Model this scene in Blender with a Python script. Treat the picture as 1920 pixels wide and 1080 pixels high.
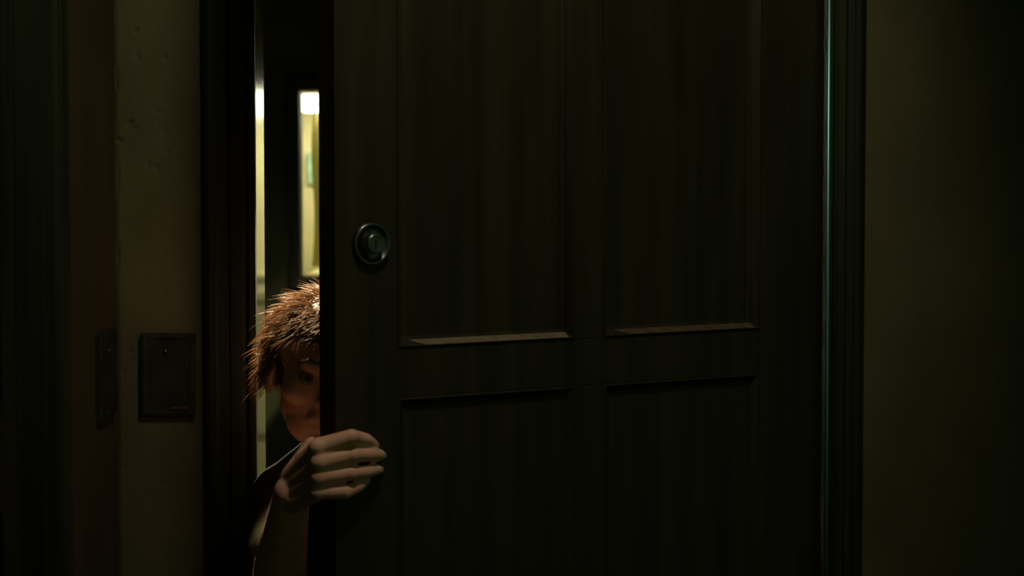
import bpy, bmesh, math, random
from mathutils import Vector, Matrix
random.seed(7)
for o in list(bpy.data.objects): bpy.data.objects.remove(o)
scene = bpy.context.scene
COL = scene.collection

# ------------------------------------------------------------------ camera
F_PX = 4000.0
CAM = Vector((0, 0, 1.3))
PITCH = math.atan(198 / F_PX)
cam_d = bpy.data.cameras.new('camera')
cam_d.sensor_width = 36.0
cam_d.lens = F_PX / 1920 * 36
cam_d.dof.use_dof = True
cam_d.dof.focus_distance = 3.5
cam_d.dof.aperture_fstop = 4.5
cam = bpy.data.objects.new('camera', cam_d)
cam.location = CAM
cam.rotation_euler = (math.pi / 2 - PITCH, 0, 0)
COL.objects.link(cam)
scene.camera = cam

def at(px, py, Y):
    """world point on the plane y = Y seen at photo pixel (px, py)"""
    a = (px - 960) / F_PX
    b = -(py - 540) / F_PX
    d = Vector((a, math.cos(PITCH) + b * math.sin(PITCH), -math.sin(PITCH) + b * math.cos(PITCH)))
    return CAM + d * (Y / d.y)

# ------------------------------------------------------------------ world, lights, exposure
w = bpy.data.worlds.new('world')
scene.world = w
w.use_nodes = True
bg = w.node_tree.nodes['Background']
bg.inputs[0].default_value = (0.62, 1.0, 0.42, 1)
bg.inputs[1].default_value = 0.06

def spot(name, loc, target, energy, color, angle, blend, size):
    l = bpy.data.lights.new(name, 'SPOT')
    l.energy = energy; l.color = color
    l.spot_size = math.radians(angle); l.spot_blend = blend
    l.shadow_soft_size = size
    o = bpy.data.objects.new(name, l)
    o.location = loc
    o.rotation_euler = (Vector(target) - Vector(loc)).to_track_quat('-Z', 'Y').to_euler()
    COL.objects.link(o)
    return o

# dim shaded hall lamp, right of the camera and above the frame
spot('hall_lamp_light', (0.085, 2.3, 2.5), (-0.20, 3.5, 1.50), 27, (1.0, 0.86, 0.60), 73, 0.55, 0.075)
# unseen cool spot, added to light the bead on the hinge side
spot('hall_cool_light', (0.05, 2.2, 2.5), (0.50, 3.45, 1.95), 30.0, (0.22, 0.90, 1.0), 20, 1.0, 0.05)
# unseen warm rim light, added low behind the person, aimed at the shoulder
spot('room_rim_light', (-0.36, 5.0, 1.35), (-0.37, 3.40, 0.97), 330, (1.0, 0.84, 0.50), 20, 0.6, 0.03)
# unseen narrow spot just inside the room, added to light the hair
spot('room_hair_light', (-0.35, 3.90, 2.5), (-0.315, 3.315, 1.15), 1350, (1.0, 0.78, 0.50), 8.4, 0.35, 0.03)
# unseen spot added to brighten the cabinet under the window
spot('cabinet_fill_light', (0.5, 4.3, 2.2), (-0.14, 5.35, 0.85), 80, (1.0, 0.88, 0.58), 34, 0.4, 0.05)

vs = scene.view_settings
vs.view_transform = 'Standard'; vs.look = 'None'
vs.exposure = 0.0; vs.gamma = 1.0
vs.use_curve_mapping = False

# ------------------------------------------------------------------ materials
def mat(name, base, rough=0.6, metal=0.0, var=0.25, scale=(6, 6, 6), bump=0.0, bump_scale=60.0,
        spec=0.5, detail=4.0, sss=0.0, coat=0.0, distort=0.0):
    m = bpy.data.materials.new(name)
    m.use_nodes = True
    nt = m.node_tree; N = nt.nodes; L = nt.links
    p = N['Principled BSDF']
    tc = N.new('ShaderNodeTexCoord'); mp = N.new('ShaderNodeMapping')
    mp.inputs['Scale'].default_value = scale
    L.new(tc.outputs['Object'], mp.inputs['Vector'])
    nz = N.new('ShaderNodeTexNoise'); nz.inputs['Scale'].default_value = 1.0
    nz.inputs['Detail'].default_value = detail; nz.inputs['Distortion'].default_value = distort
    L.new(mp.outputs['Vector'], nz.inputs['Vector'])
    rp = N.new('ShaderNodeValToRGB')
    rp.color_ramp.elements[0].position = 0.3; rp.color_ramp.elements[1].position = 0.7
    lo = [max(0, c * (1 - var)) for c in base]; hi = [min(1, c * (1 + var)) for c in base]
    rp.color_ramp.elements[0].color = (*lo, 1); rp.color_ramp.elements[1].color = (*hi, 1)
    L.new(nz.outputs['Fac'], rp.inputs['Fac']); L.new(rp.outputs['Color'], p.inputs['Base Color'])
    p.inputs['Roughness'].default_value = rough
    p.inputs['Metallic'].default_value = metal
    p.inputs['Specular IOR Level'].default_value = spec
    if coat: p.inputs['Coat Weight'].default_value = coat; p.inputs['Coat Roughness'].default_value = rough * 0.6
    if sss:
        p.inputs['Subsurface Weight'].default_value = sss
        p.inputs['Subsurface Radius'].default_value = (0.006, 0.002, 0.001)
        p.inputs['Subsurface Scale'].default_value = 0.5
    if bump:
        nb = N.new('ShaderNodeTexNoise'); nb.inputs['Scale'].default_value = bump_scale / max(scale)
        nb.inputs['Detail'].default_value = 6
        L.new(mp.outputs['Vector'], nb.inputs['Vector'])
        b = N.new('ShaderNodeBump'); b.inputs['Strength'].default_value = bump
        b.inputs['Distance'].default_value = 0.002
        L.new(nb.outputs['Fac'], b.inputs['Height']); L.new(b.outputs['Normal'], p.inputs['Normal'])
    return m

def emis(name, color, strength):
    m = bpy.data.materials.new(name); m.use_nodes = True
    p = m.node_tree.nodes['Principled BSDF']
    p.inputs['Base Color'].default_value = (*color, 1)
    p.inputs['Emission Color'].default_value = (*color, 1)
    p.inputs['Emission Strength'].default_value = strength
    return m

M = dict(
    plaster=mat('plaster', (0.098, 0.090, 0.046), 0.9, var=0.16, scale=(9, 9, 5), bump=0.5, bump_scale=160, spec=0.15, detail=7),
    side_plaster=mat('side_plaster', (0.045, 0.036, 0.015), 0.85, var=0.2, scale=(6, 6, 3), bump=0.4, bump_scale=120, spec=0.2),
    door_wood=mat('door_wood', (0.0185, 0.0155, 0.0060), 0.5, var=0.45, scale=(26, 26, 1.6), bump=0.25, bump_scale=90, spec=0.35, detail=8, distort=0.4),
    trim_wood=mat('trim_wood', (0.018, 0.024, 0.012), 0.6, var=0.4, scale=(40, 40, 1.8), bump=0.25, bump_scale=110, spec=0.15, detail=8),
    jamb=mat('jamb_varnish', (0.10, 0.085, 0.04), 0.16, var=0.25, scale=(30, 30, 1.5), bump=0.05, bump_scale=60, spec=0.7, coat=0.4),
    bead=mat('cyan_glint_bead', (0.22, 0.55, 0.56), 0.42, 1.0, var=0.1, scale=(20, 20, 2)),  # cool cyan light put into the metal's colour
    lock=mat('worn_nickel', (0.19, 0.205, 0.185), 0.30, 1.0, var=0.2, scale=(60, 60, 60)),
    black=mat('black_iron', (0.006, 0.008, 0.006), 0.55, var=0.4, scale=(40, 40, 40), bump=0.2, bump_scale=300),
    plate=mat('dark_plate', (0.012, 0.016, 0.010), 0.6, 0.0, var=0.5, scale=(25, 25, 25), bump=0.3, bump_scale=250, spec=0.3),
    brass=mat('tarnished_brass', (0.20, 0.12, 0.04), 0.4, 1.0, var=0.3, scale=(60, 60, 60)),
    floor=mat('floor_boards', (0.03, 0.02, 0.012), 0.5, var=0.4, scale=(2, 18, 2), bump=0.2),
    ceiling=mat('ceiling_paint', (0.05, 0.045, 0.03), 0.9, var=0.1),
    far_wall=mat('far_wall_paint', (0.07, 0.085, 0.035), 0.8, var=0.2, scale=(5, 5, 5), bump=0.2),
    cream=mat('cream_paint', (0.82, 0.76, 0.47), 0.7, var=0.10, scale=(12, 12, 4), bump=0.1),
    frame=mat('window_frame_wood', (0.022, 0.022, 0.012), 0.6, var=0.3, scale=(20, 20, 4)),
    sill=mat('sill_paint', (0.82, 0.76, 0.45), 0.5, var=0.05),
    curtain=mat('olive_curtain', (0.66, 0.62, 0.32), 0.9, var=0.15, scale=(60, 60, 8), bump=0.3, bump_scale=300),
    card=mat('pale_green_card', (0.42, 0.74, 0.58), 0.7, var=0.2, scale=(30, 30, 30)),
    tube=emis('lamp_glow', (1.0, 0.94, 0.70), 24.0),
    lampbody=mat('lamp_body', (0.6, 0.55, 0.4), 0.5),
    cabinet=mat('olive_cabinet_paint', (0.50, 0.51, 0.25), 0.6, var=0.12, scale=(10, 10, 3)),
    skin=mat('skin', (0.74, 0.42, 0.31), 0.5, var=0.12, scale=(45, 45, 45), bump=0.12, bump_scale=500, spec=0.35, sss=0.12),
    hair=mat('hair', (0.19, 0.112, 0.055), 0.45, var=0.35, scale=(90, 90, 90), spec=0.5),
    shirt=mat('shirt_cloth', (0.045, 0.042, 0.020), 0.95, var=0.25, scale=(40, 40, 40), bump=0.4, bump_scale=600, spec=0.05),
    trousers=mat('trouser_cloth', (0.02, 0.022, 0.025), 0.9, var=0.2, scale=(40, 40, 40)),
    shoe=mat('shoe_leather', (0.02, 0.014, 0.01), 0.5),
    eye=mat('eyeball', (0.22, 0.19, 0.16), 0.15, var=0.05),
    iris=mat('iris', (0.03, 0.018, 0.01), 0.15),
    dim_lit_ledge=mat('dim_lit_ledge_varnish', (0.075, 0.055, 0.03), 0.8, var=0.3, scale=(60, 60, 60), spec=0.3),  # weaker ledge highlight as colour, for the hinge-side panel
    lit_ledge=mat('lit_ledge_varnish', (0.15, 0.12, 0.07), 0.8, var=0.25, scale=(60, 60, 60), spec=0.3),  # highlight on the moulding ledge put into the colour
    nail=mat('nail', (0.52, 0.33, 0.25), 0.3, var=0.05),
)
_nt = M['hair'].node_tree; _p = _nt.nodes['Principled BSDF']; _o = _nt.nodes['Material Output']
_t = _nt.nodes.new('ShaderNodeBsdfTranslucent'); _t.inputs['Color'].default_value = (0.40, 0.25, 0.12, 1)
_x = _nt.nodes.new('ShaderNodeMixShader'); _x.inputs[0].default_value = 0.35
_nt.links.new(_p.outputs[0], _x.inputs[1]); _nt.links.new(_t.outputs[0], _x.inputs[2]); _nt.links.new(_x.outputs[0], _o.inputs['Surface'])
_s = M['shirt'].node_tree.nodes['Principled BSDF']
_s.inputs['Sheen Weight'].default_value = 0.0; _s.inputs['Sheen Tint'].default_value = (1, .9, .55, 1); _s.inputs['Sheen Roughness'].default_value = 0.3
def add_translucent(m_, col_, f_):
    nt_ = m_.node_tree; t_ = nt_.nodes.new('ShaderNodeBsdfTranslucent'); t_.inputs['Color'].default_value = (*col_, 1)
    x_ = nt_.nodes.new('ShaderNodeMixShader'); x_.inputs[0].default_value = f_
    nt_.links.new(nt_.nodes['Principled BSDF'].outputs[0], x_.inputs[1]); nt_.links.new(t_.outputs[0], x_.inputs[2])
    nt_.links.new(x_.outputs[0], nt_.nodes['Material Output'].inputs['Surface'])
add_translucent(M['curtain'], (0.7, 0.66, 0.36), 0.5)
gl = bpy.data.materials.new('window_glass'); gl.use_nodes = True
gp = gl.node_tree.nodes['Principled BSDF']
gp.inputs['Base Color'].default_value = (0.97, 1, 0.95, 1); gp.inputs['Roughness'].default_value = 0.02
gp.inputs['Transmission Weight'].default_value = 1.0; gp.inputs['IOR'].default_value = 1.03
M['glass'] = gl

# ------------------------------------------------------------------ helpers
def link(name, me, material, parent=None, smooth=False):
    o = bpy.data.objects.new(name, me)
    if material is not None: me.materials.append(M[material] if isinstance(material, str) else material)
    if smooth:
        for p in me.polygons: p.use_smooth = True
    COL.objects.link(o)
    if parent is not None: o.parent = parent
    return o

def obj(name, bm, material, parent=None, smooth=False):
    bmesh.ops.recalc_face_normals(bm, faces=bm.faces)
    me = bpy.data.meshes.new(name); bm.to_mesh(me); bm.free()
    return link(name, me, material, parent, smooth)

def empty(name, loc=(0, 0, 0), rz=0):
    o = bpy.data.objects.new(name, None); o.location = loc; o.rotation_euler = (0, 0, rz)
    o.empty_display_size = 0.1
    COL.objects.link(o); return o

def tag(o, label, cat, group=None, kind=None):
    o['label'] = label; o['category'] = cat
    if group: o['group'] = group
    if kind: o['kind'] = kind
    return o

def box(bm, x0, x1, y0, y1, z0, z1, bev=0.0):
    vs_ = [bm.verts.new((x, y, z)) for x in (x0, x1) for y in (y0, y1) for z in (z0, z1)]
    q = [(0, 1, 3, 2), (4, 6, 7, 5), (0, 4, 5, 1), (2, 3, 7, 6), (0, 2, 6, 4), (1, 5, 7, 3)]
    fs = [bm.faces.new([vs_[i] for i in f]) for f in q]
    if bev:
        es = {e for f in fs for e in f.edges}
        bmesh.ops.bevel(bm, geom=list(es), offset=bev, segments=2, affect='EDGES', profile=0.6)

def boxes(*bs, bev=0.0):
    bm = bmesh.new()
    for b in bs: box(bm, *b, bev=bev)
    return bm

def prism(pts, z0, z1):
    """closed 2-D outline (x, y) swept from z0 to z1"""
    bm = bmesh.new()
    a = [bm.verts.new((x, y, z0)) for x, y in pts]; b = [bm.verts.new((x, y, z1)) for x, y in pts]
    n = len(pts)
    for i in range(n): bm.faces.new((a[i], a[(i + 1) % n], b[(i + 1) % n], b[i]))
    bm.faces.new(a); bm.faces.new(b[::-1])
    return bm

def lathe(profile, seg=40, axis='Y'):
    """profile [(radius, height)] turned round the local axis"""
    bm = bmesh.new(); rings = []
    for r, h in profile:
        ring = []
        for i in range(seg):
            a = 2 * math.pi * i / seg
            ring.append(bm.verts.new((r * math.cos(a), h, r * math.sin(a)) if axis == 'Y' else (r * math.cos(a), r * math.sin(a), h)))
        rings.append(ring)
    for p, q in zip(rings, rings[1:]):
        for i in range(seg): bm.faces.new((p[i], p[(i + 1) % seg], q[(i + 1) % seg], q[i]))
    bm.faces.new(rings[0]); bm.faces.new(rings[-1][::-1])
    return bm

def frame_sweep(x0, x1, z0, z1, prof):
    """mitred rectangular moulding; prof = [(inset, y)], closed back at the last y"""
    bm = bmesh.new(); loops = []
    for i, y in prof:
        loops.append([bm.verts.new(v) for v in ((x0 + i, y, z0 + i), (x1 - i, y, z0 + i), (x1 - i, y, z1 - i), (x0 + i, y, z1 - i))])
    for a, b in zip(loops, loops[1:] + loops[:1]):
        for k in range(4): bm.faces.new((a[k], a[(k + 1) % 4], b[(k + 1) % 4], b[k]))
    return bm

# ------------------------------------------------------------------ layout numbers
YW = 3.5            # front face of the wall the door hangs in
YB = 3.615          # its back face
XJ = -0.4193        # left jamb face
HX = 0.5119         # hinge
W = 0.9278          # door width
TH = 0.045          # door thickness
FR = Vector((-0.2461, 2.965, 0))            # free front corner
U = (Vector((HX, YW, 0)) - FR).normalized() # free edge -> hinge
NF = Vector((U.y, -U.x, 0))                 # front face normal
XL = at(217, 540, YW).x                     # corner with the left wall
HEAD = 2.06

# ------------------------------------------------------------------ setting: floor, ceilings, walls
S = 'structure'
tag(obj('floor', boxes((-1.9, 1.9, -0.6, 6.6, -0.1, 0.0)), 'floor'), 'dark boarded floor running under the hall and room', 'floor', kind=S)
tag(obj('ceiling', boxes((-1.9, 1.9, -0.6, 6.6, 2.62, 2.70)), 'ceiling'), 'dim ceiling above the hall and room', 'ceiling', kind=S)

# back wall, with a pitted plaster face on the left strip
bm = bmesh.new()
XR0, XR1 = HX + 0.012, 1.9
box(bm, XR0, XR1, YW, YB, 0, 2.62)
box(bm, XJ - 0.016, XR0, YW, YB, HEAD + 0.02, 2.62)
# left strip: gridded front face
x0, x1 = XL - 0.02, XJ - 0.016
nx, nz = 78, 760
zt0, zt1 = 0.0, 2.62
pits = []
for px, py, rx, rz, dp, rot in [(255, 58, 2.6, 5.5, .006, .35), (326, 56, 5, 2, .0025, .2), (256, 102, 3, 5, .003, .6), (260, 110, 3, 4, .0035, .3),
        (309, 107, 3.6, 3.6, .005, 0), (337, 190, 3, 2, .002, 0), (338, 211, 3, 2.2, .0026, 0), (296, 209, 7, 3.6, .0022, .1),
        (243, 232, 9, 3.2, .0055, -.55), (253, 241, 8, 2.4, .004, -.7), (223, 263, 6, 4, .005, .1), (308, 246, 4, 4, .003, 0),
        (316, 284, 4, 3, .003, 0), (278, 308, 3.5, 6, .003, .2), (293, 315, 6, 5.5, .003, 0), (349, 381, 3, 2.5, .0025, 0),
        (245, 660, 6, 3, .003, 0), (232, 700, 2.5, 8, .002, 0), (232, 880, 3, 7, .002, 0), (219, 150, 3, 20, .0025, 0), (221, 330, 3, 26, .0025, 0),
        (221, 480, 3, 18, .003, 0), (300, 905, 5, 4, .0015, .3)]:
    p = at(px, py, YW); pits.append((p.x, p.z, rx / 1143, rz / 1143, dp, rot))
def depth(x, z):
    d = 0.0
    for cx, cz, rx, rz, dp, rot in pits:
        if abs(x - cx) > .05 or abs(z - cz) > .05: continue
        c, s = math.cos(rot), math.sin(rot)
        a = ((x - cx) * c - (z - cz) * s) / rx; b = ((x - cx) * s + (z - cz) * c) / rz
        d = max(d, dp * math.exp(-(a * a + b * b) ** 1.5))
    return d
grid = []
for j in range(nz + 1):
    z = zt0 + (zt1 - zt0) * j / nz
    row = []
    for i in range(nx + 1):
        x = x0 + (x1 - x0) * i / nx
        wob = 0.0006 * math.sin(x * 61 + z * 7) + 0.0005 * math.sin(z * 33 + x * 20)
        edge = 0.006 * max(0, 1 - (x - XL) / 0.006) if x > XL - .02 else 0
        row.append(bm.verts.new((x, YW + depth(x, z) + wob * (0 < i < nx) + edge * 0.6, z)))
    grid.append(row)
for j in range(nz):
    for i in range(nx): bm.faces.new((grid[j][i], grid[j][i + 1], grid[j + 1][i + 1], grid[j + 1][i]))
box(bm, x0, x1, YW + 0.012, YB, 0, 2.62)
wb = obj('wall_back', bm, 'plaster')
for p_ in wb.data.polygons: p_.use_smooth = p_.area < 1e-3
tag(wb, 'olive plaster wall with pits and chips around the dark doorway', 'wall', kind=S)

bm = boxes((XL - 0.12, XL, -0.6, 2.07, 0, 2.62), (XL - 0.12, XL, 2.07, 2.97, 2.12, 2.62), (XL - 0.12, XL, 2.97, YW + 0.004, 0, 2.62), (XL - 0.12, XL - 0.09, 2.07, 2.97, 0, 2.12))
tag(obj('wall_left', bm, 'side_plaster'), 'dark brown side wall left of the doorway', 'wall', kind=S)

# dark door and casing in the left wall
d2 = empty('door_2', (XL - 0.03, 2.08, 0))
tag(d2, 'black door in the side wall at the left edge', 'door', kind=S)
obj('stile', boxes((-0.04, 0, 0.76, 0.88, 0.01, 2.10), bev=.002), 'trim_wood', d2)
obj('stile', boxes((-0.04, 0, 0.0, 0.12, 0.01, 2.10), bev=.002), 'trim_wood', d2)
for za, zb in ((0.01, .24), (.86, 1.0), (1.96, 2.10)): obj('rail', boxes((-0.04, 0, 0.12, 0.76, za, zb), bev=.002), 'trim_wood', d2)
for za, zb in ((.24, .86), (1.0, 1.96)): obj('panel', boxes((-0.03, -0.012, 0.12, 0.76, za, zb)), 'trim_wood', d2)
CY = 2.97
ycs = [(0, 0.0), (0.014, 0.0), (0.020, 0.006), (0.020, 0.018), (0.016, 0.024), (0.020, 0.030), (0.022, 0.066), (0.014, 0.078), (0.0, 0.080)]
tag(obj('trim_1', prism([(XL + a, CY + b) for a, b in ycs], 0, 2.18), 'trim_wood'), 'dark wooden casing of the door in the side wall', 'trim', kind=S)

tag(obj('trim_8', boxes((XL - .09, XL + .001, 2.952, 2.9705, 0, 2.12)), 'trim_wood'), 'dark jamb lining of the door in the side wall', 'trim', kind=S)
# casings round the main doorway (fluted), jamb lining, added bead for the cyan glint
def casing(xin, sgn, width):
    """outline from the inner edge outwards, sgn = outward direction"""
    k = width / 0.084
    pr = [(0, .0), (0, -.016), (.003, -.020), (.010, -.020), (.013, -.015), (.017, -.013), (.021, -.015), (.024, -.019), (.040, -.020),
          (.043, -.016), (.046, -.020), (.060, -.022), (.064, -.025), (.074, -.026), (.081, -.022), (.084, -.014), (.084, 0)]
    return prism([(xin + sgn * a * k, YW + b) for a, b in pr], 0, HEAD + 0.084)
tag(obj('trim_2', casing(XJ, -1, 0.0840), 'trim_wood'), 'dark moulded casing left of the open doorway', 'trim', kind=S)
XRI = at(1552, 540, YW - .02).x
t3 = tag(obj('trim_3', casing(XRI, 1, at(1613, 540, YW).x - XRI), 'trim_wood'), 'dark moulded casing on the hinge side of the doorway', 'trim', kind=S)
bm = lathe([(0.0034, 0.0), (0.0034, HEAD)], 24, 'Z')
bd = obj('edge_bead', bm, 'bead', t3, True); bd.location = (XRI - 0.0005, YW - 0.0205, 0)
bd['label'] = 'thin bead along the casing edge, cyan light in its colour'
bm = bmesh.new(); box(bm, XJ - .084, XRI + .06, YW - .022, YW, HEAD, HEAD + .084, bev=.004)
tag(obj('trim_4', bm, 'trim_wood'), 'dark head casing above the doorway', 'trim', kind=S)
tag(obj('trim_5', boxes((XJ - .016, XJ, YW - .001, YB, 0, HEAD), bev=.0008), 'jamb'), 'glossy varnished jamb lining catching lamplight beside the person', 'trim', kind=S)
tag(obj('trim_6', boxes((XRI, XRI + .014, YW, YB, 0, HEAD)), 'far_wall'), 'dark jamb lining behind the hinge side', 'trim', kind=S)
tag(obj('trim_7', boxes((XJ, XRI, YW, YB, HEAD, HEAD + .018)), 'trim_wood'), 'dark jamb lining across the top of the doorway', 'trim', kind=S)

# ------------------------------------------------------------------ room beyond
YF = 5.8
wa, wc = at(565, 172, YF), at(565, 518, YF)
WX0, WX1, WZ1, WZ0 = wa.x, 0.14, wa.z, wc.z
bm = boxes((-1.7, WX0, YF, YF + .025, 0, 2.62), (WX1, 1.7, YF, YF + .025, 0, 2.62), (WX0, WX1, YF, YF + .025, 0, WZ0), (WX0, WX1, YF, YF + .025, WZ1, 2.62))
tag(obj('wall_far', bm, 'far_wall'), 'dark far wall of the room beyond the door', 'wall', kind=S)
tag(obj('wall_far_left', boxes((-1.8, -1.7, YB, 6.5, 0, 2.62)), 'far_wall'), 'dark left wall of the room beyond', 'wall', kind=S)
tag(obj('wall_far_right', boxes((1.7, 1.8, YB, 6.5, 0, 2.62)), 'far_wall'), 'dark right wall of the room beyond', 'wall', kind=S)
tag(obj('wall_alcove', boxes((-1.0, .6, 6.28, 6.34, .7, 1.9), (-1.0, .6, YF + .025, 6.34, .66, .7), (-1.0, .6, YF + .025, 6.34, 1.9, 1.94),
    (-1.04, -1.0, YF + .025, 6.34, .66, 1.94), (.6, .64, YF + .025, 6.34, .66, 1.94)), 'cream'), 'cream lit alcove wall seen through the far window', 'wall', kind=S)
win = empty('window_1', (WX0, YF, WZ0))
tag(win, 'bright lit window in the far room, seen past the door edge', 'window', kind=S)
ww, wh = WX1 - WX0, WZ1 - WZ0
obj('window_frame', frame_sweep(-.03, ww + .03, -.03, wh + .03, [(0, 0), (0, -.018), (.024, -.018), (.030, -.008), (.030, .0), (.024, .0)]), 'frame', win)
obj('pane', boxes((0, ww, .014, .017, 0, wh)), 'glass', win)
obj('window_sill', boxes((-.0, ww, .026, .47, -.03, .001), bev=.001), 'sill', win)

# lamp tube, curtain and card behind the window
lz = at(575, 194, 6.05).z
tl = empty('tube_lamp', (at(563, 192, 6.05).x, 6.05, lz))
tag(tl, 'glowing tube lamp at the top of the far window', 'lamp')
def xcyl(r, x0_, x1_, seg=20):
    bm_ = bmesh.new()
    R = []
    prof = [(x0_, r * .6), (x0_ + r * .3, r * .9), (x0_ + r * .8, r), (x1_ - r * .8, r), (x1_ - r * .3, r * .9), (x1_, r * .6)]
    for x, rr in prof: R.append([bm_.verts.new((x, rr * math.cos(2 * math.pi * i / seg), rr * math.sin(2 * math.pi * i / seg))) for i in range(seg)])
    for a, b in zip(R, R[1:]):
        for i in range(seg): bm_.faces.new((a[i], a[(i + 1) % seg], b[(i + 1) % seg], b[i]))
    bm_.faces.new(R[0]); bm_.faces.new(R[-1][::-1]); return bm_
obj('glass_tube', xcyl(.026, 0.0, .72, 28), 'tube', tl, True)
for x in (-.02, .72): obj('end_cap', xcyl(.027, x - .0, x + .02), 'lampbody', tl, True)
obj('mounting_rail', boxes((-.02, .74, .045, .07, -.015, .03), bev=.003), 'lampbody', tl)
for x in (.02, .70): obj('bracket', boxes((x - .01, x + .01, .01, .04, -.006, .006)), 'lampbody', tl)

cxp, czp = at(587, 205, 5.97), at(600, 222, 5.97)
bm = bmesh.new(); nxx, nzz = 30, 24
cw = 0.16; zb = WZ0 + .02; gridc = []
for j in range(nzz + 1):
    row = []
    for i in range(nxx + 1):
        fx = i / nxx; x = cxp.x + cw * fx
        ztop = cxp.z - 1.2 * min(fx * cw, .05)
        z = zb + (ztop - zb) * j / nzz
        row.append(bm.verts.new((x + .004 * math.sin(z * 17), 5.97 + .012 * math.sin(fx * 22 + z * 3), z)))
    gridc.append(row)
for j in range(nzz):
    for i in range(nxx): bm.faces.new((gridc[j][i], gridc[j][i + 1], gridc[j + 1][i + 1], gridc[j + 1][i]))
cu = obj('curtain', bm, 'curtain', None, True)
sm = cu.modifiers.new('thickness', 'SOLIDIFY'); sm.thickness = .002
tag(cu, 'olive curtain hanging inside the bright far window', 'curtain')
ca, cb = at(577, 286, 6.27), at(593, 345, 6.27)
cd = obj('picture_card', boxes((ca.x, ca.x + .09, 6.268, 6.279, cb.z, ca.z), bev=.002), 'card')
tag(cd, 'pale green card pinned to the lit wall behind the far window', 'card')

# cream cabinet below the window (mirrored in the glossy jamb)
ctop = at(900, 548, 5.35).z
cab = empty('cabinet', (-.135, 5.35, 0)); tag(cab, 'pale olive cabinet under the far window, mirrored in the jamb', 'cabinet')
obj('body', boxes((-.24, .24, .012, .38, .06, ctop - .02)), 'cabinet', cab)
obj('top', boxes((-.25, .25, -.012, .39, ctop - .02, ctop), bev=.003), 'cabinet', cab)
zdr = at(900, 822, 5.35).z
dr = obj('drawer', boxes((-.225, .225, -.006, .012, zdr + .012, ctop - .035), bev=.003), 'cabinet', cab)
dr2 = obj('door', boxes((-.225, .225, -.006, .012, .09, zdr - .012), bev=.003), 'cabinet', cab)
for par, zz in ((dr, (zdr + ctop) / 2), (dr2, zdr - .07)):
    k = obj('knob', lathe([(.006, 0), (.006, -.012), (.014, -.018), (.014, -.026), (.008, -.030)], 16), 'black', par, True); k.location = (.14, -.006, zz)
for sx in (-.22, .20): 
    for yy in (.02, .34): obj('foot', boxes((sx, sx + .03, yy, yy + .03, 0, .06)), 'cabinet', cab)

# ------------------------------------------------------------------ the open panelled door
door = empty('door_1', (HX, YW, 0), math.atan2(-U.y, -U.x))
tag(door, 'dark panelled wooden door standing ajar towards the viewer', 'door', kind=S)
# local x: hinge -> free edge, y = 0 front face, body to y = -TH
def dz(px, py):
    k = (px - 960) / F_PX
    s = (FR.y * k - FR.x) / (U.x - U.y * k)
    return W - s, at(px, py, FR.y + U.y * s).z
zr1 = dz(815, 650)[1]           # top edge of the lock rail
zr0 = dz(770, 745)[1]           # lower edge of the lock rail
X_ = [0, dz(1425, 600)[0], dz(1133, 600)[0], dz(1078, 600)[0], dz(745, 600)[0], W]
z0d, z1d = 0.012, HEAD - 0.006
def dpiece(name, x0, x1, z0, z1, bev=.0015): return obj(name, boxes((x0, x1, -TH, 0, z0, z1), bev=bev), 'door_wood', door)
dpiece('stile', 0.003, X_[1], z0d, z1d, .0002); dpiece('stile', X_[4], W, z0d, z1d)
for a, b in ((z0d, .23), (zr0, zr1), (1.90, z1d)): dpiece('rail', X_[1], X_[4], a, b)
for a, b in ((.23, zr0), (zr1, 1.90)):
    dpiece('mullion', X_[2], X_[3], a, b)
    for xa, xb in ((X_[1], X_[2]), (X_[3], X_[4])):
        dq = 1.0 if a > .5 else .45
        obj('panel', boxes((xa, xb, -.030, -.0165 * dq, a, b)), 'door_wood', door)
        obj('moulding', frame_sweep(xa, xb, a, b, [(0, 0.000), (.0015, .002 * dq), (.003, .0025 * dq), (.0105, -.009 * dq), (.012, -.013 * dq), (.016, -.0145 * dq), (.016, -.019), (0, -.019)]), 'door_wood', door)
for xa, xb in ((X_[1], X_[2]), (X_[3], X_[4])):  # paler strips painting the ledge highlight, tapered where shade cuts it
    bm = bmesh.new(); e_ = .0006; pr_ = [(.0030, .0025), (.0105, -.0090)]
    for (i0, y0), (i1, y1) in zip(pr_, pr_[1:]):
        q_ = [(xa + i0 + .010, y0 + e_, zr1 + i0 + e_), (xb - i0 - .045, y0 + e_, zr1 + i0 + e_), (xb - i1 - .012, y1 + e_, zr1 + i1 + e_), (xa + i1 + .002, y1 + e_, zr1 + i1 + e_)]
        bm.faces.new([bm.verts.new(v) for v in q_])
    lg = obj('ledge_highlight', bm, 'lit_ledge' if xa > .4 else 'dim_lit_ledge', door); lg['label'] = 'upper edge of the moulding with its highlight painted in'
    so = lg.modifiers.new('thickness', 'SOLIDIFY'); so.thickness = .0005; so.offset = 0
for zh in (.25, 1.86):
    h = obj('hinge', lathe([(.006, -.045), (.006, .045)], 14, 'Z'), 'black', door, True); h.location = (-.001, .004, zh)
    obj('leaf', boxes((.004, .034, -.005, -.0025, -.045, .045)), 'black', h)
# lock: dished rosette with a projecting cylinder
lx, lz_ = dz(694, 457)
lk = obj('lock', lathe([(.0300, 0), (.0305, .004), (.0295, .0075), (.0275, .0085), (.0250, .0070), (.0235, .0040), (.0150, .0035)], 48), 'lock', door, True)
lk.location = (lx, 0, lz_); lk['label'] = 'round worn metal lock rosette'
obj('cylinder', lathe([(.0150, .0030), (.0150, .0140), (.0140, .0165), (.0120, .0175), (.0100, .0165), (.0090, .0160)], 40), 'lock', lk, True)
obj('keyway', boxes((-.0016, .0016, .0155, .0166, -.006, .006)), 'black', lk)

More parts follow.
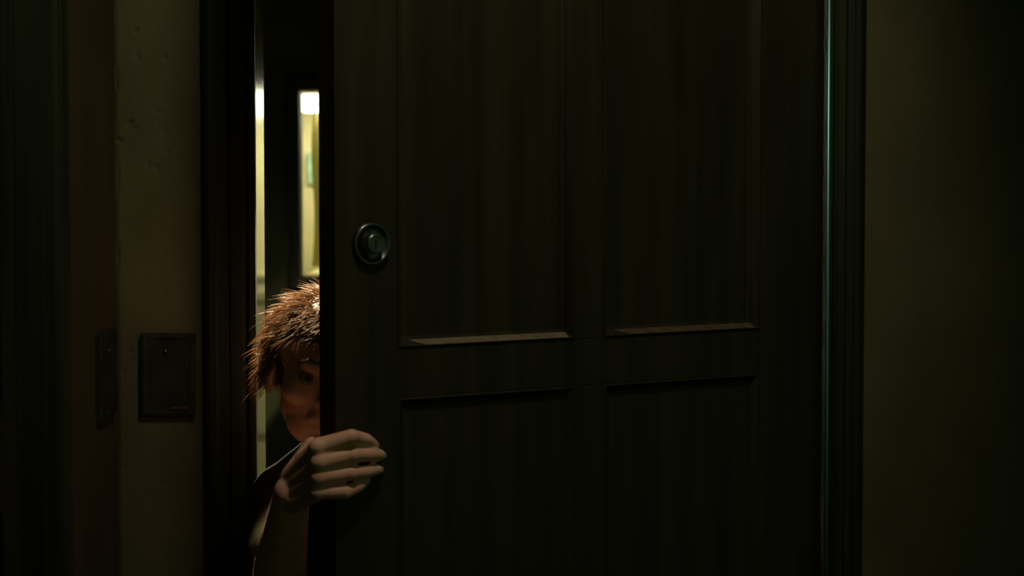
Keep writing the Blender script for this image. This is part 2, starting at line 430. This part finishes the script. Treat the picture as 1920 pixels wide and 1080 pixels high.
# ------------------------------------------------------------------ wall plates
def plate(name, w_, h_, label):
    t = empty(name); tag(t, label, 'wall plate')
    obj('back_box', boxes((-w_ / 2, w_ / 2, -.010, 0, -h_ / 2, h_ / 2), bev=.0015), 'plate', t)
    obj('cover', frame_sweep(-w_ / 2 + .002, w_ / 2 - .002, -h_ / 2 + .002, h_ / 2 - .002, [(0, -.0095), (.001, -.0105), (.004, -.011), (.008, -.0105), (.008, -.0095)]), 'plate', t)
    s1 = obj('screw', lathe([(.0035, -.0095), (.0035, -.0115), (.002, -.0125)], 14), 'brass', t, True); s1.location = (-.004, 0, h_ / 2 - .030)
    s2 = obj('latch_tab', boxes((.006, .034, -.013, -.0095, -h_ / 2 + .011, -h_ / 2 + .016), bev=.001), 'brass', t); s2['label'] = 'tarnished brass tab'
    return t
pa, pb = at(262, 625, YW - .01), at(366, 781, YW - .01)
pl = plate('wall_plate', pb.x - pa.x, pa.z - pb.z, 'black rectangular wall plate on the plaster beside the door casing')
pl.location = ((pa.x + pb.x) / 2, YW + .0005, (pa.z + pb.z) / 2); pl.rotation_euler = (0, math.radians(.6), 0)
ya, yb_ = XL * F_PX / (207 - 960) , XL * F_PX / (176 - 960)
pl2 = plate('wall_plate', abs(ya - yb_), .135, 'black wall plate on the brown side wall near the corner')
pl2.location = (XL - .0005, (ya + yb_) / 2, at(190, 702, 3.38).z); pl2.rotation_euler = (0, 0, math.pi / 2)

# ------------------------------------------------------------------ person
def ico(bm, c, r, rot=None, sub=3):
    m = Matrix.Translation(Vector(c)) @ (rot.to_4x4() if rot else Matrix.Identity(4)) @ Matrix.Diagonal((r[0], r[1], r[2], 1))
    bmesh.ops.create_icosphere(bm, subdivisions=sub, radius=1.0, matrix=m)

def cap(bm, p0, r0, p1, r1, seg=16):
    p0, p1 = Vector(p0), Vector(p1); ax = (p1 - p0); L = ax.length; ax.normalize()
    q = ax.to_track_quat('Z', 'Y'); rings = []
    prof = []
    for i in range(1, 6): a = math.pi / 2 * (1 - i / 5); prof.append((r0 * math.cos(a), -r0 * math.sin(a)))
    for i in range(0, 5): a = math.pi / 2 * i / 5; prof.append((r1 * math.cos(a), L + r1 * math.sin(a)))
    for r, h in prof:
        rings.append([bm.verts.new(p0 + q @ Vector((r * math.cos(2 * math.pi * i / seg), r * math.sin(2 * math.pi * i / seg), h))) for i in range(seg)])
    for a, b in zip(rings, rings[1:]):
        for i in range(seg): bm.faces.new((a[i], a[(i + 1) % seg], b[(i + 1) % seg], b[i]))
    t0 = bm.verts.new(p0 - ax * r0); t1 = bm.verts.new(p1 + ax * r1)
    for i in range(seg):
        bm.faces.new((t0, rings[0][(i + 1) % seg], rings[0][i])); bm.faces.new((t1, rings[-1][i], rings[-1][(i + 1) % seg]))

def remeshed(name, bm, voxel, smooth_it, material, parent, smooth_f=0.5):
    bmesh.ops.recalc_face_normals(bm, faces=bm.faces)
    me = bpy.data.meshes.new(name + '_raw'); bm.to_mesh(me); bm.free()
    o = bpy.data.objects.new(name + '_raw', me); COL.objects.link(o)
    r = o.modifiers.new('r', 'REMESH'); r.mode = 'VOXEL'; r.voxel_size = voxel; r.use_smooth_shade = True
    s = o.modifiers.new('s', 'SMOOTH'); s.factor = smooth_f; s.iterations = smooth_it
    dg = bpy.context.evaluated_depsgraph_get(); dg.update()
    me2 = bpy.data.meshes.new_from_object(o.evaluated_get(dg)); me2.name = name
    bpy.data.objects.remove(o); bpy.data.meshes.remove(me)
    me2.materials.clear()
    return link(name, me2, material, parent, True)

HC = at(600, 697, 3.25)                                   # head centre
HR = Matrix.Rotation(math.radians(14), 3, 'Z') @ Matrix.Rotation(math.radians(6), 3, 'Y') @ Matrix.Rotation(math.radians(4), 3, 'X')
def hp(x, y, z): return HC + HR @ Vector((x, y, z))

def dp(s, n, z): return FR + U * s + NF * n + Vector((0, 0, z))     # along door from free edge, out from front face
def hz(py): return 1.3 - (py - 342) / F_PX * 2.95                   # height at the hand's distance

person = empty('person', (-.22, 3.45, 0))
tag(person, 'crouching person with tousled brown hair peering round the door edge, one hand gripping it', 'person')
PL = Vector(person.location)
def pin(bm):                                                        # world -> person local
    bmesh.ops.translate(bm, verts=bm.verts, vec=-PL); return bm

bm = bmesh.new()
# head
for c, r in [((0, .015, .036), (.074, .092, .076)), ((0, -.030, -.015), (.060, .060, .085)), ((0, -.034, -.068), (.050, .052, .042)),
             ((0, -.072, -.098), (.022, .020, .018)), ((.042, -.064, -.022), (.024, .022, .02)), ((-.042, -.064, -.022), (.024, .022, .02)),
             ((0, -.082, -.060), (.027, .014, .022))]:
    ico(bm, hp(*c), r, HR)
cap(bm, hp(-.036, -.079, .019), .010, hp(-.008, -.085, .017), .010); cap(bm, hp(.036, -.079, .019), .010, hp(.008, -.085, .017), .010)
cap(bm, hp(0, -.088, .012), .0085, hp(0, -.106, -.030), .0115)
for s in (-1, 1):
    ico(bm, hp(s * .011, -.097, -.033), (.0085, .011, .0085), HR)
    ico(bm, hp(s * .075, .008, -.010), (.009, .020, .032), HR)
    cap(bm, hp(s * .045, -.071, -.008), .009, hp(s * .018, -.080, -.014), .007)
cap(bm, hp(-.018, -.092, -.058), .0062, hp(.018, -.092, -.058), .0062); cap(bm, hp(-.015, -.091, -.070), .0072, hp(.015, -.091, -.070), .0072)
# neck, trunk, shoulders
NECK = Vector((-.272, 3.40, .888)); SR = Vector((-.366, 3.415, .795)); SL = Vector((-.095, 3.50, .80))
PEL = Vector((-.22, 3.62, .44)); CH = Vector((-.235, 3.46, .70))
cap(bm, hp(0, .030, -.05), .054, NECK, .052)
cap(bm, NECK, .050, CH, .09); cap(bm, CH, .105, PEL, .10)
cap(bm, NECK + Vector((-.01, .02, -.03)), .042, SR, .040); cap(bm, NECK + Vector((.01, .02, -.03)), .042, SL, .040)
cap(bm, SR + Vector((.05, .02, -.06)), .07, SL + Vector((-.05, 0, -.06)), .07)
# legs
HRt, HLt = Vector((-.305, 3.61, .43)), Vector((-.135, 3.63, .43))
KR, KL = Vector((-.345, 3.24, .50)), Vector((-.135, 3.33, .50))
AR, AL = Vector((-.335, 3.50, .09)), Vector((-.135, 3.60, .09))
for h_, k_, a_ in ((HRt, KR, AR), (HLt, KL, AL)):
    cap(bm, h_, .075, k_, .048); cap(bm, k_, .046, a_, .032)
    cap(bm, a_ - Vector((0, 0, .045)), .034, a_ + Vector((0, -.15, -.062)), .026)
# right arm and hand (gripping the door's free edge)
WR = dp(-.026, -.080, hz(938)); EL = Vector((-.355, 3.175, .675))
cap(bm, SR, .046, EL, .036)
MIDF = EL.lerp(WR, .3); cap(bm, EL, .035, MIDF, .040); cap(bm, MIDF, .040, WR + Vector((0, 0, 0)), .0255)
mcp_y = (838, 866, 895, 924); pip_y = (820, 855, 890, 926); dip_y = (830, 859, 891, 918); tip_y = (842, 863, 891, 911)
out = (.0285, .0255, .0225, .0185)                                   # how far the bent joint stands off
reach = (.055, .066, .062, .042)
fing = []
for i in range(4):
    z = lambda l: hz(l[i])
    r = (.0106, .0108, .0103, .0096)[i]
    m_ = dp(-.030 + .001 * i, (.006, .009, .006, .000)[i], z(mcp_y))
    p_ = dp((.008, .012, .011, .004)[i], out[i], z(pip_y))
    d_ = dp(reach[i] * .68, (.0185, .0170, .0160, .0145)[i], z(dip_y))
    t_ = dp(reach[i], r * .80, z(tip_y))
    cap(bm, m_, r * 1.22, p_, r * 1.02); cap(bm, p_, r * 1.04, d_, r * .93); cap(bm, d_, r * .93, t_, r * .80)
    ico(bm, p_ + NF * .0010, (r * 1.10,) * 3, None, 2)
    cap(bm, WR + Vector((0, 0, .020 - .0125 * i)) - U * .002, .0145, m_, r * 1.32)
    ico(bm, m_ - U * .004 + NF * .002, (r * 1.25,) * 3, None, 2)
    fing.append((d_, t_, r))
cap(bm, dp(-.023, -.004, hz(850)), .014, dp(-.022, -.006, hz(905)), .013)
cap(bm, dp(-.024, -.040, hz(868)), .017, dp(-.023, -.040, hz(905)), .016)
# thumb, behind the door
TB = WR + Vector((0, 0, .022)); cap(bm, TB, .016, dp(.004, -.072, hz(850)), .0135); cap(bm, dp(.004, -.072, hz(850)), .0125, dp(.034, -.062, hz(842)), .0105)
cap(bm, dp(.034, -.062, hz(842)), .0105, dp(.055, -.055, hz(840)), .0085)
# left arm, hand resting on the knee
E2 = Vector((-.055, 3.56, .56)); W2 = Vector((-.115, 3.375, .565))
cap(bm, SL, .045, E2, .036); cap(bm, E2, .036, W2, .025)
for i in range(4):
    b0 = W2 + Vector((-.03 + .02 * i, -.055, .002)); b1 = b0 + Vector((0, -.035, -.004)); b2 = b1 + Vector((0, -.022, -.022))
    cap(bm, W2, .015, b0, .011); cap(bm, b0, .0095, b1, .0085); cap(bm, b1, .0085, b2, .007)
cap(bm, W2, .014, W2 + Vector((-.045, -.02, 0)), .011); cap(bm, W2 + Vector((-.045, -.02, 0)), .011, W2 + Vector((-.062, -.048, -.006)), .008)
body = remeshed('body', pin(bm), .0024, 5, 'skin', person)
body['label'] = 'bare skin of face, neck, forearm and hand'

# nails on the gripping hand
for d_, t_, r in fing:
    bm = bmesh.new(); ax = (t_ - d_).normalized(); up = Vector((0, 0, 1)); nn = ax.cross(up).normalized()
    if nn.dot(NF) < 0: nn = -nn
    R3 = Matrix((ax, up, nn)).transposed()
    ico(bm, t_ + ax * r * .12 + nn * r * .62, (r * .62, r * .52, r * .16), R3, 2)
    obj('nail', pin(bm), 'nail', person, True)
# eyes and brows
for s in (-1, 1):
    bm = bmesh.new(); ico(bm, hp(s * .031, -.0755, .000), (.0125,) * 3, HR, 3)
    e = obj('eye', pin(bm), 'eye', person, True)
    bm = bmesh.new(); ico(bm, hp(s * .030, -.0868, .000), (.0055, .002, .0055), HR, 2); obj('iris', pin(bm), 'iris', e, True)
    bm = bmesh.new(); cap(bm, hp(s * .046, -.080, .023), .0025, hp(s * .028, -.0895, .029), .0036, 8); cap(bm, hp(s * .028, -.0895, .029), .0036, hp(s * .012, -.094, .025), .003, 8)
    obj('eyebrow', pin(bm), 'hair', person, True)

# clothes
bm = bmesh.new()
cap(bm, NECK + Vector((.0, .02, -.035)), .062, CH, .112); cap(bm, CH, .122, PEL + Vector((0, 0, .02)), .122)
cap(bm, NECK + Vector((-.012, .02, -.022)), .047, SR, .052); cap(bm, NECK + Vector((.012, .02, -.022)), .047, SL, .052)
cap(bm, SR + Vector((.05, .02, -.06)), .083, SL + Vector((-.05, 0, -.06)), .083)
cap(bm, SR, .055, SR.lerp(EL, .55), .053); cap(bm, SL, .055, SL.lerp(E2, .6), .052)
shirt = remeshed('shirt', pin(bm), .005, 3, 'shirt', person); shirt['label'] = 'dark olive short-sleeved shirt'
bm = bmesh.new()
nk = NECK + Vector((-.004, .012, .008))
ring = [nk + Vector((.060 * math.cos(a), .062 * math.sin(a), .012 * math.sin(a) + .004 * math.cos(3 * a))) for a in [2 * math.pi * i / 24 for i in range(24)]]
for a, b in zip(ring, ring[1:] + ring[:1]): cap(bm, a, .007, b, .007, 8)
obj('collar', pin(bm), 'shirt', shirt, True)
bm = bmesh.new()
cap(bm, PEL, .128, PEL + Vector((0, .02, -.02)), .128)
for h_, k_, a_ in ((HRt, KR, AR), (HLt, KL, AL)): cap(bm, h_, .088, k_, .060); cap(bm, k_, .060, a_ + Vector((0, 0, .02)), .046)
remeshed('trousers', pin(bm), .006, 3, 'trousers', person)
for a_ in (AR, AL):
    bm = bmesh.new(); cap(bm, a_ - Vector((0, -.01, .042)), .045, a_ + Vector((0, -.15, -.055)), .035)
    for v in bm.verts: v.co.z = max(v.co.z, 0.002)
    obj('shoe', pin(bm), 'shoe', person, True)

# hair: an opaque cap and tousled locks
bm = bmesh.new()
ico(bm, hp(0, .020, .042), (.080, .094, .078), HR, 4)
fwd = HR @ Vector((0, -1, 0)); upv = HR @ Vector((0, 0, 1))
kill = [v for v in bm.verts if (v.co - HC).dot(upv) < -.035 or ((v.co - HC).dot(fwd) > .028 and (v.co - HC).dot(upv) < .050)]
bmesh.ops.delete(bm, geom=kill, context='VERTS')
hair = obj('hair', pin(bm), 'hair', person, True); hair['label'] = 'tousled brown hair'
hair['kind'] = 'stuff'
bm = bmesh.new()
FLOW = Vector((-.74, -.15, -.58))
made = 0
while made < 4500:
    n = Vector((random.gauss(0, 1), random.gauss(0, 1), random.gauss(0, 1))).normalized()
    lx_, ly_, lz__ = n.x * .080, n.y * .094 + .018, n.z * .078 + .040
    if lz__ < (-.052 if abs(lx_) > .05 and -.02 < ly_ < .05 else -.028): continue
    if ly_ < -.030 and lz__ < .058: continue
    if ly_ < -.014 and lz__ < .012: continue
    nw = (HR @ Vector((n.x / .080, n.y / .094, n.z / .078))).normalized()
    root = hp(lx_, ly_, lz__) - nw * .003
    if made >= 4200: root = hp(-.079 + random.gauss(0, .003), .002 + random.gauss(0, .010), .012 + random.gauss(0, .016)); nw = (HR @ Vector((-1, -.3, 0))).normalized()
    clump = math.sin(n.x * 13 + n.z * 7) * .5 + math.sin(n.y * 11 - n.z * 9) * .5
    fl = FLOW + Vector((random.gauss(0, .22), random.gauss(0, .22), random.gauss(0, .22))) + Vector((.25 * clump, .2, .2 * clump))
    tan = fl - nw * fl.dot(nw)
    d = (tan.normalized() * (.85) + nw * (.42 + .28 * clump + random.uniform(-.1, .2))).normalized()
    L = random.uniform(.018, .040) * (1 + .35 * clump)
    if random.random() < .03: L *= 1.5
    if abs(lx_) > .05 and lz__ < .01: L *= 1.25
    if nw.dot(fwd) > .35: L *= 1.15
    r0 = random.uniform(.0006, .0011); prev = None; p = root; N_ = 5
    side = d.cross(nw).normalized()
    for k in range(N_ + 1):
        t = k / N_; rr = r0 * (1 - t) ** .7 + .00008
        b2 = side.cross(d).normalized()
        ring = [bm.verts.new(p + (side * math.cos(a) + b2 * math.sin(a)) * rr) for a in (0, 2.094, 4.189)]
        if prev:
            for q in range(3): bm.faces.new((prev[q], prev[(q + 1) % 3], ring[(q + 1) % 3], ring[q]))
        prev = ring
        p = p + d * (L / N_); d = (d + Vector((0, 0, -.10)) + tan.normalized() * .05).normalized()
    made += 1
lk_ = obj('hair_locks', pin(bm), 'hair', hair, True); lk_['kind'] = 'stuff'
